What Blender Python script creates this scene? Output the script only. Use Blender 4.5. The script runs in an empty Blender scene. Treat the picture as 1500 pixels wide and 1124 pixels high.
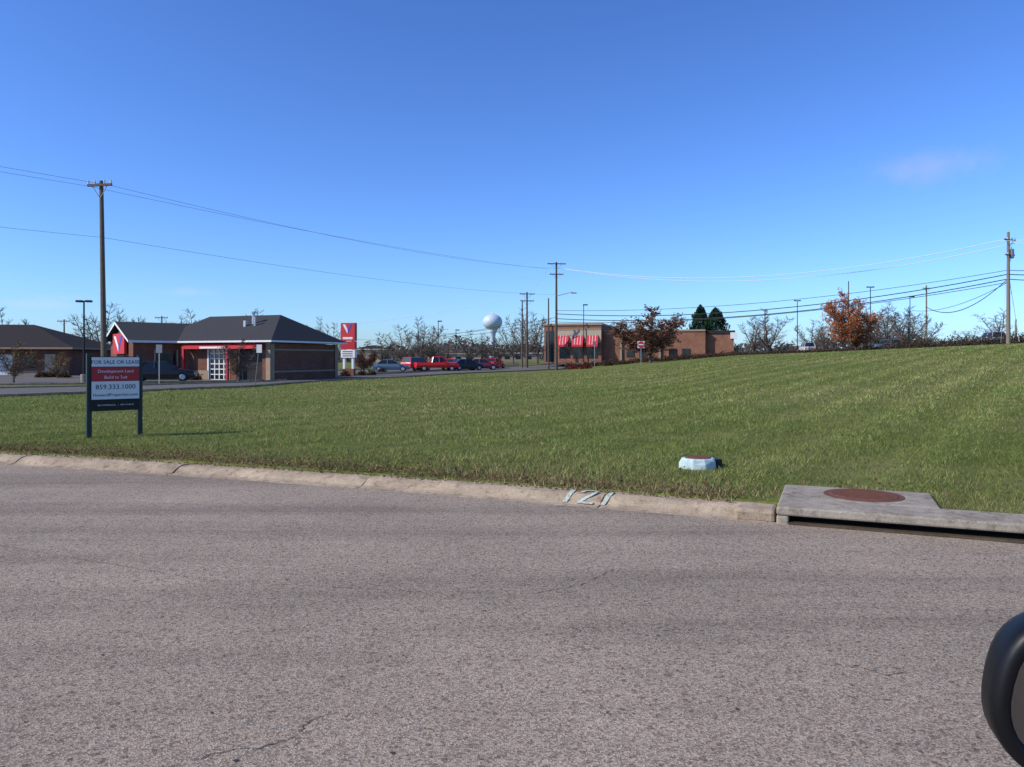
import bpy, bmesh, math, random
import numpy as np
from mathutils import Vector, Matrix
R=random.Random(7); NR=np.random.default_rng(11)
scene=bpy.context.scene
F=1110.0; CH=1.7
def bx(u,y): return (u-750.0)/F*y          # survey bearing -> world x at distance y
def zz(v,y): return CH+(525.0-v)/F*y       # survey elevation -> world z at distance y
# ---------------------------------------------------------------- materials
def newmat(name):
    m=bpy.data.materials.new(name); m.use_nodes=True
    nt=m.node_tree; b=nt.nodes["Principled BSDF"]; return m,nt,b
def N(nt,t,**k):
    n=nt.nodes.new(t)
    for a,v in k.items(): setattr(n,a,v)
    return n
def mixc(nt,fac,a,b,bt='MIX'):
    n=nt.nodes.new('ShaderNodeMix'); n.data_type='RGBA'; n.blend_type=bt
    for s,v in ((n.inputs[0],fac),(n.inputs[6],a),(n.inputs[7],b)):
        if hasattr(v,'links') or isinstance(v,bpy.types.NodeSocket): nt.links.new(v,s)
        elif isinstance(v,(int,float)): s.default_value=v
        else: s.default_value=(*v[:3],1)
    return n.outputs[2]
def noise(nt,vec,scale,detail=4,rough=.55):
    n=N(nt,'ShaderNodeTexNoise'); n.inputs['Scale'].default_value=scale; n.inputs['Detail'].default_value=detail
    n.inputs['Roughness'].default_value=rough
    if vec is not None: nt.links.new(vec,n.inputs['Vector'])
    return n.outputs['Fac']
def ramp(nt,fac,p0,p1,c0=(0,0,0),c1=(1,1,1)):
    n=N(nt,'ShaderNodeValToRGB'); e=n.color_ramp.elements
    e[0].position=p0; e[1].position=p1; e[0].color=(*c0,1); e[1].color=(*c1,1)
    nt.links.new(fac,n.inputs[0]); return n.outputs[0]
def pos(nt):
    return N(nt,'ShaderNodeNewGeometry').outputs['Position']
def objc(nt): return N(nt,'ShaderNodeTexCoord').outputs['Object']
def bump(nt,b,h,st,dist):
    n=N(nt,'ShaderNodeBump'); n.inputs['Strength'].default_value=st; n.inputs['Distance'].default_value=dist
    nt.links.new(h,n.inputs['Height']); nt.links.new(n.outputs[0],b.inputs['Normal'])
def plain(name,c,rough=.6,var=.25,scale=3,metal=0,spec=.5):
    m,nt,b=newmat(name); v=objc(nt)
    f=noise(nt,v,scale,5)
    d=tuple(x*(1-var) for x in c); l=tuple(min(1,x*(1+var)) for x in c)
    o=mixc(nt,f,d,l); nt.links.new(o,b.inputs['Base Color'])
    b.inputs['Roughness'].default_value=rough; b.inputs['Metallic'].default_value=metal
    b.inputs['Specular IOR Level'].default_value=spec
    return m
M={}
M['white']=plain('white_paint',(.7,.7,.68),.5,.08)
M['cream']=plain('cream_stucco',(.42,.34,.25),.85,.1,3,0,.2)
M['tan']=plain('tan_stone',(.3,.225,.16),.85,.15,3,0,.2)
M['red']=plain('red_paint',(.5,.02,.025),.5,.12)
M['darkred']=plain('red_sign_print',(.42,.012,.02),.5,.12,8)
M['blue']=plain('blue_paint',(.03,.06,.35),.4,.1)
M['black']=plain('black_paint',(.012,.012,.013),.5,.2,3,0,.3)
M['darkgreen']=plain('dark_green_post_paint',(.012,.022,.018),.5,.3,12)
M['grey']=plain('grey_metal',(.22,.22,.23),.45,.12,5,.3)
M['galv']=plain('galvanised',(.45,.46,.47),.4,.1,5,.5)
M['wood']=plain('weathered_pole_wood',(.1,.078,.06),.9,.35,6,0,.1)
M['wood2']=plain('brown_pole_wood',(.15,.115,.085),.9,.35,6,0,.1)
M['paleWood']=plain('pale_pole_wood',(.2,.16,.12),.9,.3,6,0,.1)
M['wire']=plain('wire_black',(.02,.02,.022),.6,.1)
M['wireg']=plain('wire_grey',(.16,.17,.19),.6,.1)
M['wirel']=plain('wire_aluminium',(.75,.77,.8),.35,.05,3,0)
M['glass']=plain('dark_window_glass',(.015,.02,.025),.08,.1)
M['tyre']=plain('tyre_rubber',(.015,.015,.015),.85,.2)
M['bark']=plain('bark',(.12,.098,.085),.9,.3,4,0,.1)
M['twig']=plain('twigs',(.135,.105,.088),.9,.3,2,0,.1)
M['teal']=plain('pale_blue_painted_concrete',(.42,.53,.52),.8,.45,14)
M['insul']=plain('insulator',(.5,.5,.5),.3,.1)
def brickmat(name,c1,c2):
    m,nt,b=newmat(name); v=objc(nt)
    s=N(nt,'ShaderNodeSeparateXYZ'); nt.links.new(v,s.inputs[0])
    a=N(nt,'ShaderNodeMath',operation='ADD'); nt.links.new(s.outputs[0],a.inputs[0]); nt.links.new(s.outputs[1],a.inputs[1])
    c=N(nt,'ShaderNodeCombineXYZ'); nt.links.new(a.outputs[0],c.inputs[0]); nt.links.new(s.outputs[2],c.inputs[1])
    t=N(nt,'ShaderNodeTexBrick'); nt.links.new(c.outputs[0],t.inputs['Vector'])
    t.inputs['Scale'].default_value=1; t.inputs['Brick Width'].default_value=.21; t.inputs['Row Height'].default_value=.075
    t.inputs['Mortar Size'].default_value=.006
    t.inputs['Color1'].default_value=(*c1,1); t.inputs['Color2'].default_value=(*c2,1); t.inputs['Mortar'].default_value=(.2,.14,.11,1)
    f=noise(nt,v,.8,4)
    o=mixc(nt,1.0,t.outputs[0],ramp(nt,f,.3,.7,(.75,.75,.75),(1.12,1.1,1.1)),'MULTIPLY')
    nt.links.new(o,b.inputs['Base Color']); b.inputs['Roughness'].default_value=.9; b.inputs['Specular IOR Level'].default_value=.15
    return m
M['brick']=brickmat('brick_brown_red',(.2,.08,.05),(.14,.055,.038))
M['brick2']=brickmat('brick_orange',(.3,.135,.08),(.24,.1,.06))
def roofmat(name,c):
    m,nt,b=newmat(name); v=objc(nt)
    f=noise(nt,v,6,6,.7); g=noise(nt,v,.5,3)
    o=mixc(nt,f,tuple(x*.6 for x in c),tuple(x*1.5 for x in c)); o=mixc(nt,g,o,tuple(x*.9 for x in c))
    nt.links.new(o,b.inputs['Base Color']); b.inputs['Roughness'].default_value=.95; b.inputs['Specular IOR Level'].default_value=.1; return m
M['roof']=roofmat('asphalt_shingle_dark',(.05,.05,.052))
M['roof2']=roofmat('asphalt_shingle_brown',(.035,.03,.03))
def asphalt(name,base):
    m,nt,b=newmat(name); p=pos(nt)
    vo=N(nt,'ShaderNodeTexVoronoi'); vo.inputs['Scale'].default_value=115; nt.links.new(p,vo.inputs['Vector'])
    sep=N(nt,'ShaderNodeSeparateColor'); nt.links.new(vo.outputs['Color'],sep.inputs[0])
    grain=ramp(nt,sep.outputs[0],.05,.95,tuple(x*.34 for x in base),tuple(x*1.75 for x in base))
    hue=ramp(nt,sep.outputs[2],.2,.9,(1.12,1.0,.88),(.97,1.0,1.0)); grain=mixc(nt,1.0,grain,hue,'MULTIPLY')
    fine=noise(nt,p,260,2,.6)
    c=mixc(nt,.3,grain,ramp(nt,fine,.3,.7,tuple(x*.45 for x in base),tuple(x*1.6 for x in base)))
    big=noise(nt,p,.4,7,.66)
    c=mixc(nt,1.0,c,ramp(nt,big,.3,.7,(.78,.77,.76),(1.12,1.1,1.08)),'MULTIPLY')
    mp=N(nt,'ShaderNodeMapping'); mp.inputs['Rotation'].default_value=(0,0,math.radians(24)); mp.inputs['Scale'].default_value=(.08,1.0,1)
    nt.links.new(p,mp.inputs[0])
    st=noise(nt,mp.outputs[0],1.0,5,.6)
    c=mixc(nt,1.0,c,ramp(nt,st,.36,.56,(.76,.75,.75),(1.05,1.04,1.03)),'MULTIPLY')
    v2=N(nt,'ShaderNodeTexVoronoi'); v2.inputs['Scale'].default_value=48; nt.links.new(p,v2.inputs['Vector'])
    s2=N(nt,'ShaderNodeSeparateColor'); nt.links.new(v2.outputs['Color'],s2.inputs[0])
    c=mixc(nt,1.0,c,ramp(nt,s2.outputs[1],.02,.12,(.6,.57,.55),(1,1,1)),'MULTIPLY')
    nt.links.new(c,b.inputs['Base Color']); b.inputs['Roughness'].default_value=.92
    b.inputs['Specular IOR Level'].default_value=.12
    bump(nt,b,vo.outputs['Distance'],.6,.005)
    return m
M['asphalt']=asphalt('asphalt_aged',(.268,.228,.186))
M['asphalt2']=plain('asphalt_far',(.13,.12,.11),.95,.2,.4,0,.08)
def concrete(name,c,lo=.55):
    m,nt,b=newmat(name); p=pos(nt)
    f=noise(nt,p,2.2,6,.65); g=noise(nt,p,60,4,.7); k=noise(nt,p,9,5,.7)
    o=mixc(nt,ramp(nt,f,.3,.7),tuple(x*lo for x in c),tuple(x*1.12 for x in c))
    o=mixc(nt,1.0,o,ramp(nt,g,.3,.7,(.68,.67,.65),(1.15,1.15,1.15)),'MULTIPLY')
    o=mixc(nt,1.0,o,ramp(nt,k,.32,.5,(.6,.55,.5),(1.03,1.03,1.03)),'MULTIPLY')
    nt.links.new(o,b.inputs['Base Color']); b.inputs['Roughness'].default_value=.92; b.inputs['Specular IOR Level'].default_value=.15; bump(nt,b,g,.5,.006)
    return m
M['kerb']=concrete('kerb_concrete',(.43,.335,.235))
M['slab']=concrete('slab_concrete',(.36,.31,.245),.62)
M['rust']=plain('rusty_iron',(.13,.055,.035),.85,.5,20,0,.2)
M['dirt']=concrete('dirt',(.09,.068,.045))
def lawn(name):
    m,nt,b=newmat(name); p=pos(nt)
    f=noise(nt,p,14,6,.75); g=noise(nt,p,.3,5,.6); k=noise(nt,p,2.2,5,.65)
    o=mixc(nt,ramp(nt,f,.3,.7),(.06,.08,.02),(.2,.23,.06))
    o=mixc(nt,ramp(nt,g,.45,.7),o,(.2,.19,.075))
    o=mixc(nt,1.0,o,ramp(nt,k,.3,.7,(.7,.72,.7),(1.2,1.15,1.1)),'MULTIPLY')
    mp=N(nt,'ShaderNodeMapping'); mp.inputs['Rotation'].default_value=(0,0,math.radians(-52)); nt.links.new(p,mp.inputs[0])
    w=N(nt,'ShaderNodeTexWave'); w.bands_direction='Y'; w.inputs['Scale'].default_value=.185; w.inputs['Distortion'].default_value=.6
    w.inputs['Detail'].default_value=2; nt.links.new(mp.outputs[0],w.inputs[0])
    o=mixc(nt,1.0,o,ramp(nt,w.outputs['Fac'],.3,.7,(.86,.88,.86),(1.06,1.05,1.04)),'MULTIPLY')
    nt.links.new(o,b.inputs['Base Color']); b.inputs['Roughness'].default_value=1; b.inputs['Specular IOR Level'].default_value=.05
    bump(nt,b,f,.8,.05); return m
M['lawn']=lawn('lawn_turf')
def vcol(name,trans=.35):
    m,nt,b=newmat(name)
    a=N(nt,'ShaderNodeAttribute'); a.attribute_name='col'
    out=nt.nodes['Material Output']
    nt.nodes.remove(b)
    d=N(nt,'ShaderNodeBsdfDiffuse'); t=N(nt,'ShaderNodeBsdfTranslucent'); mx=N(nt,'ShaderNodeMixShader'); mx.inputs[0].default_value=trans
    nt.links.new(a.outputs['Color'],d.inputs[0]); nt.links.new(a.outputs['Color'],t.inputs[0])
    nt.links.new(d.outputs[0],mx.inputs[1]); nt.links.new(t.outputs[0],mx.inputs[2]); nt.links.new(mx.outputs[0],out.inputs[0])
    return m
M['blade']=vcol('grass_blades',.3); M['leaf']=vcol('foliage',.3)
# ---------------------------------------------------------------- mesh builder
def link(o,parent=None):
    scene.collection.objects.link(o)
    if parent: o.parent=parent
    return o
def empty(name,loc=(0,0,0),rot=0):
    e=bpy.data.objects.new(name,None); e.location=loc; e.rotation_euler=(0,0,rot); return link(e)
class MB:
    def __init__(s,name,loc=(0,0,0),rot=0,parent=None):
        s.n=name; s.loc=loc; s.rot=rot; s.p=parent; s.v=[]; s.f=[]; s.m=[]; s.mats=[]
    def mi(s,k):
        if k not in s.mats: s.mats.append(k)
        return s.mats.index(k)
    def add(s,vs,fs,k):
        o=len(s.v); s.v+= [tuple(x) for x in vs]; i=s.mi(k)
        for f in fs: s.f.append([a+o for a in f]); s.m.append(i)
    def poly(s,pts,k): s.add(pts,[list(range(len(pts)))],k)
    def box(s,x0,x1,y0,y1,z0,z1,k):
        s.add([(x0,y0,z0),(x1,y0,z0),(x1,y1,z0),(x0,y1,z0),(x0,y0,z1),(x1,y0,z1),(x1,y1,z1),(x0,y1,z1)],
          [(0,3,2,1),(4,5,6,7),(0,1,5,4),(1,2,6,5),(2,3,7,6),(3,0,4,7)],k)
    def cyl(s,p0,p1,r0,r1,k,n=8,cap=True):
        p0=Vector(p0);p1=Vector(p1); d=(p1-p0).normalized()
        a=d.orthogonal().normalized(); b=d.cross(a)
        vs=[]
        for p,r in((p0,r0),(p1,r1)):
            for i in range(n):
                t=2*math.pi*i/n; vs.append(p+a*(r*math.cos(t))+b*(r*math.sin(t)))
        fs=[(i,(i+1)%n,n+(i+1)%n,n+i) for i in range(n)]
        if cap: fs+= [tuple(range(n-1,-1,-1)),tuple(range(n,2*n))]
        s.add(vs,fs,k)
    def lathe(s,prof,cx,cy,k,n=24):
        vs=[];fs=[]
        for r,z in prof:
            for i in range(n):
                t=2*math.pi*i/n; vs.append((cx+r*math.cos(t),cy+r*math.sin(t),z))
        for j in range(len(prof)-1):
            for i in range(n): fs.append((j*n+i,j*n+(i+1)%n,(j+1)*n+(i+1)%n,(j+1)*n+i))
        s.add(vs,fs,k)
    def rings(s,rs,k,cap=True):
        n=len(rs[0]); vs=[p for r in rs for p in r]; fs=[]
        for j in range(len(rs)-1):
            for i in range(n): fs.append((j*n+i,j*n+(i+1)%n,(j+1)*n+(i+1)%n,(j+1)*n+i))
        if cap: fs+=[tuple(range(n-1,-1,-1)),tuple((len(rs)-1)*n+i for i in range(n))]
        s.add(vs,fs,k)
    def done(s,smooth=False,bevel=0,fix=True):
        me=bpy.data.meshes.new(s.n); me.from_pydata(s.v,[],s.f)
        for k in s.mats: me.materials.append(M[k])
        me.polygons.foreach_set('material_index',s.m)
        if smooth: me.polygons.foreach_set('use_smooth',[True]*len(s.f))
        if fix:
            bm=bmesh.new(); bm.from_mesh(me); bmesh.ops.recalc_face_normals(bm,faces=bm.faces); bm.to_mesh(me); bm.free()
        me.update()
        o=bpy.data.objects.new(s.n,me); o.location=s.loc; o.rotation_euler=(0,0,s.rot); link(o,s.p)
        if bevel:
            md=o.modifiers.new('bevel','BEVEL'); md.width=bevel; md.segments=2; md.limit_method='ANGLE'
        return o
def text(body,size,x,y,z,mat,parent,name,align='CENTER',sx=1):
    c=bpy.data.curves.new(name,'FONT'); c.body=body; c.size=size; c.align_x=align; c.extrude=.001; c.resolution_u=2
    c.materials.append(M[mat]); o=bpy.data.objects.new(name,c); o.location=(x,y,z); o.rotation_euler=(math.pi/2,0,0); o.scale=(sx,1,1)
    return link(o,parent)
# ---------------------------------------------------------------- terrain
YG=[8,14,20,40,60,80,105,130,200,500]
COL=[(-400,[.12,.14,.1,0,0,0,0,0,0,0]),(400,[.12,.15,.1,0,0,0,0,0,0,0]),(600,[.12,.15,.12,.05,0,0,.1,.3,.5,.5]),
(830,[.12,.17,.2,.3,.25,.15,.05,.9,1.2,1.2]),(950,[.12,.18,.25,.5,.8,1.0,1.2,1.4,1.4,1.4]),
(1080,[.12,.22,.35,.95,1.6,2.06,2.1,2.1,2,2]),(1500,[.12,.3,.55,1.85,2.88,3.25,3.3,3.3,3,3]),(1900,[.12,.32,.6,2.1,3.2,3.7,3.8,3.8,3,3])]
def H(x,y):
    x=np.atleast_1d(np.asarray(x,float)); y=np.atleast_1d(np.asarray(y,float))
    u=750+F*x/np.maximum(y,1.0)
    P=[]
    for c,zs in COL:
        acc=0
        for k in (.85,.92,1,1.08,1.17): acc=acc+np.interp(y*k,YG,zs)
        P.append(acc/5)
    P=np.array(P); cu=np.array([c for c,_ in COL],float)
    uc=np.clip(u,cu[0],cu[-1]-1e-3); i=np.clip(np.searchsorted(cu,uc,side='right')-1,0,len(cu)-2)
    t=(uc-cu[i])/(cu[i+1]-cu[i]); 
    r=np.arange(len(x)); return P[i,r]*(1-t)+P[i+1,r]*t
def h1(x,y): return float(H([x],[y])[0])
def kerb_y(x):
    xc=min(max(x,-14),12)
    q=lambda a:12.17-.3695*(a+8.22)-.00687*(a+8.22)*(a+.94)
    dq=lambda a:-.3695-.00687*(2*a+9.16)
    return q(xc)+dq(xc)*(x-xc)
def kerb_fr(x):
    d=(kerb_y(x+.01)-kerb_y(x-.01))/.02; t=Vector((1,d,0)).normalized(); return Vector((x,kerb_y(x),0)),t,Vector((-t.y,t.x,0))
KW=.42
_kx=np.linspace(-60,60,961); _kp=[]
for a in _kx:
    p,t,n=kerb_fr(a); q=p+n*KW; _kp.append((q.x,q.y))
_kp=np.array(_kp)
def back_y(x): return np.interp(x,_kp[:,0],_kp[:,1])
cols=np.concatenate([np.linspace(-2300,-100,40)[:-1],np.linspace(-100,1600,120),np.linspace(1600,4200,40)[1:]])
rows=140; grid=[]
for u in cols:
    b=(u-750)/F
    lo,hi=.5,60.
    for _ in range(50):
        mid=(lo+hi)/2
        if mid<back_y(b*mid): lo=mid
        else: hi=mid
    y0=hi; ys=y0+(np.geomspace(.12,2500,rows)-.12)
    grid.append(np.stack([b*ys,ys],1))
G=np.array(grid); zf=H(G[:,:,0].ravel(),G[:,:,1].ravel())
zf=zf.reshape(G.shape[:2]); zf[:,0]=.10
vs=np.concatenate([G.reshape(-1,2),zf.reshape(-1,1)],1); nc=len(cols)
fs=[(i*rows+j,(i+1)*rows+j,(i+1)*rows+j+1,i*rows+j+1) for i in range(nc-1) for j in range(rows-1)]
me=bpy.data.meshes.new('lawn'); me.from_pydata(vs.tolist(),[],fs); me.materials.append(M['lawn']); me.polygons.foreach_set('use_smooth',[True]*len(fs))
link(bpy.data.objects.new('lawn',me))
g=MB('ground'); n=64; g.add([(0,0,-.16)]+[(3500*math.cos(2*math.pi*i/n),3500*math.sin(2*math.pi*i/n),-.16) for i in range(n)],[(0,1+i,1+(i+1)%n) for i in range(n)],'lawn'); g.done(fix=False)
# main road
rd=MB('road'); vs=[];fs=[]
xs=np.linspace(-60,40,101)
for a in xs:
    p,t,n=kerb_fr(a)
    for d in (.02,-3,-6,-10,-14): q=p+n*d; vs.append((q.x,q.y,0))
for i in range(100):
    for j in range(4): fs.append((i*5+j,i*5+j+1,(i+1)*5+j+1,(i+1)*5+j))
rd.add(vs,fs,'asphalt'); road=rd.done(fix=False)
# kerb
def kerbstrip(x0,x1,name):
    k=MB(name); prof=[(-.05,-.05),(-.05,.005),(.02,.01),(.08,.03),(.14,.07),(.2,.1),(.26,.112),(KW-.02,.116),(KW,.10),(KW,-.1)]
    a=x0
    while a<x1-1e-3:
        e=min(a+3.0,x1); ns=14; rs=[]; tilt=R.uniform(-.006,.006)
        for i in range(ns+1):
            xx=a+(e-a-.02)*i/ns; p,t,n=kerb_fr(xx)
            ch=-.012 if i in (0,ns) else 0
            rs.append([p+n*(d+R.uniform(-.007,.007))+Vector((0,0,z+((R.uniform(-.005,.004)+tilt+ch) if z>.02 else 0))) for d,z in prof])
        k.rings(rs,'kerb'); a=e
    return k.done(smooth=False)
kerbstrip(-50,2.68,'kerb')
kerbstrip(6.3,30,'kerb')
def onk(x,d):
    p,t,n=kerb_fr(x); z=np.interp(d,[-.3,-.05,.02,.08,.14,.2,.26,.5],[0.004,.005,.01,.03,.07,.1,.112,.118]); q=p+n*d; return (q.x,q.y,z+.011)
def mintmat():
    m,nt,b=newmat('worn_mint_paint'); p=pos(nt)
    f=noise(nt,p,38,5,.8)
    a=ramp(nt,f,.44,.6); o=mixc(nt,a,(.33,.27,.2),(.46,.62,.56)); nt.links.new(o,b.inputs['Base Color']); b.inputs['Roughness'].default_value=.8; return m
M['mint']=mintmat()
pn=MB('painted_house_number')
def stroke(pts,w):
    for (a,d0),(b,d1) in zip(pts[:-1],pts[1:]):
        m=4
        for i in range(m):
            s0,s1=i/m,(i+1)/m
            x0,e0=a+(b-a)*s0,d0+(d1-d0)*s0; x1,e1=a+(b-a)*s1,d0+(d1-d0)*s1
            L=math.hypot(b-a,d1-d0); ox,od=-(d1-d0)/L*w/2,(b-a)/L*w/2
            pn.poly([onk(x0-ox,e0-od),onk(x0+ox,e0+od),onk(x1+ox,e1+od),onk(x1-ox,e1-od)],'mint')
c=.60
stroke([(c,.03),(c+.03,.32)],.05)
stroke([(c+.14,.23),(c+.155,.29),(c+.195,.335),(c+.25,.34),(c+.29,.30),(c+.29,.24),(c+.26,.18),(c+.2,.12),(c+.15,.06)],.038); stroke([(c+.14,.05),(c+.31,.05)],.042)
stroke([(c+.42,.03),(c+.46,.32)],.05)
stroke([(c-.06,-.16),(c+.04,-.1)],.025)
pn.done(fix=False)
# ---------------------------------------------------------------- storm drain
T=Vector((.92,-.39,0)).normalized(); Nn=Vector((-T.y,T.x,0)); rotT=math.atan2(T.y,T.x)
sd=empty('storm_drain_inlet',(2.72,7.80,0),rotT)
b=MB('concrete_top',parent=sd)
b.box(0,3.7,.0,.55,.085,.175,'slab'); b.box(0,.12,.0,.6,-.05,.083,'slab'); b.box(3.55,3.7,.0,.6,-.05,.083,'slab'); b.box(.12,3.55,.30,.6,-.05,.083,'black')  # black back wall puts the shade inside the inlet opening into the colour
b.box(0,1.55,.553,1.5,.02,.175,'slab'); b.done(bevel=.02)
b=MB('throat_lip',parent=sd); b.box(.12,3.55,-.02,.28,-.02,.02,'dirt'); b.done(bevel=.01)
b=MB('manhole_cover',parent=sd); b.lathe([(.0,.19),(.34,.19),(.35,.186),(.36,.18),(.41,.18),(.42,.172)],.85,1.05,'rust',32)
for i in range(-4,5):
    w=math.sqrt(max(.0,.3**2-(i*.07)**2)); b.box(.85-w,.85+w,1.05+i*.07-.012,1.05+i*.07+.012,.188,.196,'rust')
b.done(fix=True)
b=MB('kerb_end',parent=sd); b.box(-.42,-.015,.03,.42,-.02,.125,'kerb'); b.done(bevel=.035)
# ---------------------------------------------------------------- meter box
mx,my=bx(1022,10.7),10.7; mz=h1(mx,my)
b=MB('water_meter_box',(mx,my,mz),.2)
n=10
def octr(rx,ry,z,j=0): return [((rx+j*R.uniform(-.015,.012))*math.cos(2*math.pi*(i+.5)/n),(ry+j*R.uniform(-.015,.012))*math.sin(2*math.pi*(i+.5)/n),z+j*R.uniform(-.01,.006)) for i in range(n)]
b.rings([octr(.27,.25,-.05),octr(.265,.245,.07,1),octr(.25,.23,.12,1),octr(.23,.21,.145,1),octr(.19,.17,.14)],'teal')
b.lathe([(0,.155),(.17,.155),(.185,.148),(.185,.12)],0,0,'rust',20)
b.box(.2,.33,-.1,.16,-.02,.12,'black'); b.done(bevel=.01)
# ---------------------------------------------------------------- cracks & tar spots
ck=MB('crack'); M['tar']=plain('tar',(.04,.036,.032),.8,.2)
def G0(u,v): y=CH*F/(v-525); return bx(u,y),y
def crack(pts,w):
    P=[]
    for (a,b_) in zip(pts[:-1],pts[1:]):
        p0=Vector((*G0(*a),0)); p1=Vector((*G0(*b_),0)); m=max(2,int((p1-p0).length/.02))
        for i in range(m): P.append(p0.lerp(p1,i/m)+Vector((R.uniform(-.01,.01),R.uniform(-.01,.01),.004)))
    for i,(a,b_) in enumerate(zip(P[:-1],P[1:])):
        if R.random()<.12: continue
        d=(b_-a).normalized(); o=Vector((-d.y,d.x,0))*w*R.uniform(.15,1); ck.poly([a-o,a+o,b_+o,b_-o],'tar')
crack([(270,1120),(330,1100),(380,1098),(430,1080),(455,1055),(500,1045)],.004)
crack([(780,870),(850,858),(905,832)],.004)
crack([(1250,975),(1300,990),(1330,985)],.003)
crack([(0,800),(300,850),(620,868)],.0025)
for (u,v,r) in ((575,1104,.012),(150,960,.01),(800,930,.008),(310,1045,.01),(420,850,.012),(640,860,.01),(1080,1040,.009),(345,1115,.012)):
    x,y=G0(u,v); ck.poly([(x+r*R.uniform(.6,1.3)*math.cos(t*.9),y+r*R.uniform(.6,1.2)*math.sin(t*.9),.0042) for t in range(7)],'tar')
co=ck.done(fix=False); co.parent=road
# ---------------------------------------------------------------- side street, lots
def patch(name,near,far,zo,mat,nx=60,ny=10,kerb=False):
    us=np.linspace(max(near[0][0],far[0][0]),min(near[-1][0],far[-1][0]),nx)
    yn=np.interp(us,[a for a,_ in near],[b for _,b in near]); yf=np.interp(us,[a for a,_ in far],[b for _,b in far])
    vs=[]
    for u,a,c in zip(us,yn,yf):
        for j in range(ny+1):
            y=a+(c-a)*j/ny; x=bx(u,y); vs.append((x,y,h1(x,y)+zo))
    m=MB(name); m.add(vs,[(i*(ny+1)+j,(i+1)*(ny+1)+j,(i+1)*(ny+1)+j+1,i*(ny+1)+j+1) for i in range(nx-1) for j in range(ny)],mat)
    if kerb:
        for i in range(nx-1):
            for j in (0,ny):
                a=Vector(vs[i*(ny+1)+j]); c=Vector(vs[(i+1)*(ny+1)+j]); up=Vector((0,0,.09)); bk=Vector((0,-.25,0)) if j==0 else Vector((0,.25,0))
                m.add([a+bk,c+bk,c+bk+up,a+bk+up,a+up,c+up,c,a],[(0,1,2,3),(3,2,5,4),(4,5,6,7)],'kerb')
    return m.done(fix=False)
SN=[(-900,21),(-400,26.5),(0,32.5),(200,38),(375,45),(600,68),(830,103),(880,130)]
SF=[(-900,30),(-400,36),(0,42),(200,46),(375,52.5),(600,84),(790,125),(880,150)]
patch('side_street',SN,SF,.03,'asphalt2',70,12,True)
patch('parking_lot',[(-100,47),(200,50.5),(375,56),(500,72),(600,90),(760,127)],[(-100,70),(200,80),(375,85),(500,100),(600,112),(760,135)],.025,'asphalt2',60,16,True)
# ---------------------------------------------------------------- for sale sign
sx,sy=-8.32,14.9; sg=empty('real_estate_sign',(sx,sy,h1(sx,sy)),math.atan2(.6,.68))
W=.93
b=MB('posts',parent=sg)
b.box(-.045,.045,-.045,.045,-.1,1.66,'darkgreen'); b.box(W-.045,W+.045,-.045,.045,-.1,1.62,'darkgreen'); b.done(bevel=.006)
b=MB('panel',parent=sg); b.box(.02,W-.02,-.075,-.05,.52,1.6,'black'); b.done()
b=MB('panel_faces',parent=sg)
for z0,z1,k in ((1.40,1.585,'white'),(1.11,1.395,'darkred'),(.75,1.105,'white')): b.box(.03,W-.03,-.079,-.0755,z0,z1,k)
b.done()
text('FOR SALE OR LEASE',.1,W/2,-.081,1.455,'black',sg,'line_1')
text('Development Land',.085,W/2,-.081,1.28,'white',sg,'line_2'); text('Build to Suit',.085,W/2,-.081,1.16,'white',sg,'line_3')
text('859.333.1000',.135,W/2,-.081,.95,'black',sg,'line_4'); text('HowardProperties.com',.086,W/2,-.081,.81,'black',sg,'line_5')
text('RE/COMMERCIAL   |   859.514.40.00',.043,W/2,-.081,.62,'white',sg,'line_6')
# ---------------------------------------------------------------- buildings
def hip(m,x0,x1,y0,y1,ze,zr,rx0,rx1,k,fk,th=.18):
    ym=(y0+y1)/2; a=(x0,y0,ze);b_=(x1,y0,ze);c=(x1,y1,ze);d=(x0,y1,ze); r0=(rx0,ym,zr); r1=(rx1,ym,zr)
    m.add([a,b_,c,d,r0,r1],[(0,1,5,4),(1,2,5),(2,3,4,5),(3,0,4)],k)
    m.box(x0,x1,y0,y1,ze-th,ze-.003,fk)
shop=empty('oil_change_shop',(-25.7,60,0),math.atan2(-3,7.5))
b=MB('walls',parent=shop)
L=8.08
b.box(-3,.3,0,.3,0,2.85,'brick'); b.box(.3,2.2,0,.3,0,2.85,'brick'); b.box(4.1,4.9,0,.3,0,2.85,'brick'); b.box(7.35,L-.3,0,.3,0,2.85,'brick')
b.box(2.2,4.1,0.002,.298,2.45,2.85,'brick'); b.box(4.9,7.35,.002,.298,2.45,2.85,'brick')
b.box(L-.3,L,0,8.6,0,2.85,'brick'); b.box(-3,L-.3,8.3,8.6,0,2.85,'brick'); b.box(-3,-2.7,.3,8.3,0,2.85,'brick')
b.done()
b=MB('stone_trim',parent=shop)
b.box(L+.001,L+.04,0,8.6,2.3,2.42,'tan'); b.box(L-.35,L+.06,-.06,-.002,0,2.85,'tan'); b.box(L+.001,L+.05,0,8.6,.62,.74,'tan')
b.box(L+.06,L+.09,.0,.4,0,2.8,'tan'); b.box(L+.06,L+.09,8.2,8.6,0,2.8,'tan'); b.box(-.2,2.15,-.05,-.002,0,.75,'tan'); b.done()
b=MB('bay_doors',parent=shop)
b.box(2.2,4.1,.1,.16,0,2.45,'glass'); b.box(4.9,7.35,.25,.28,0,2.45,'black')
for i in range(6): z=i*.41; b.box(2.2,4.1,.06,.098,z,z+.07,'white')
for i in range(5): x=2.2+i*.455; b.box(x,x+.08,.055,.095,0,2.45,'white')
b.box(2.05,2.19,-.04,.05,0,2.5,'white'); b.box(4.11,4.25,-.04,.05,0,2.5,'white'); b.done()
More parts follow.
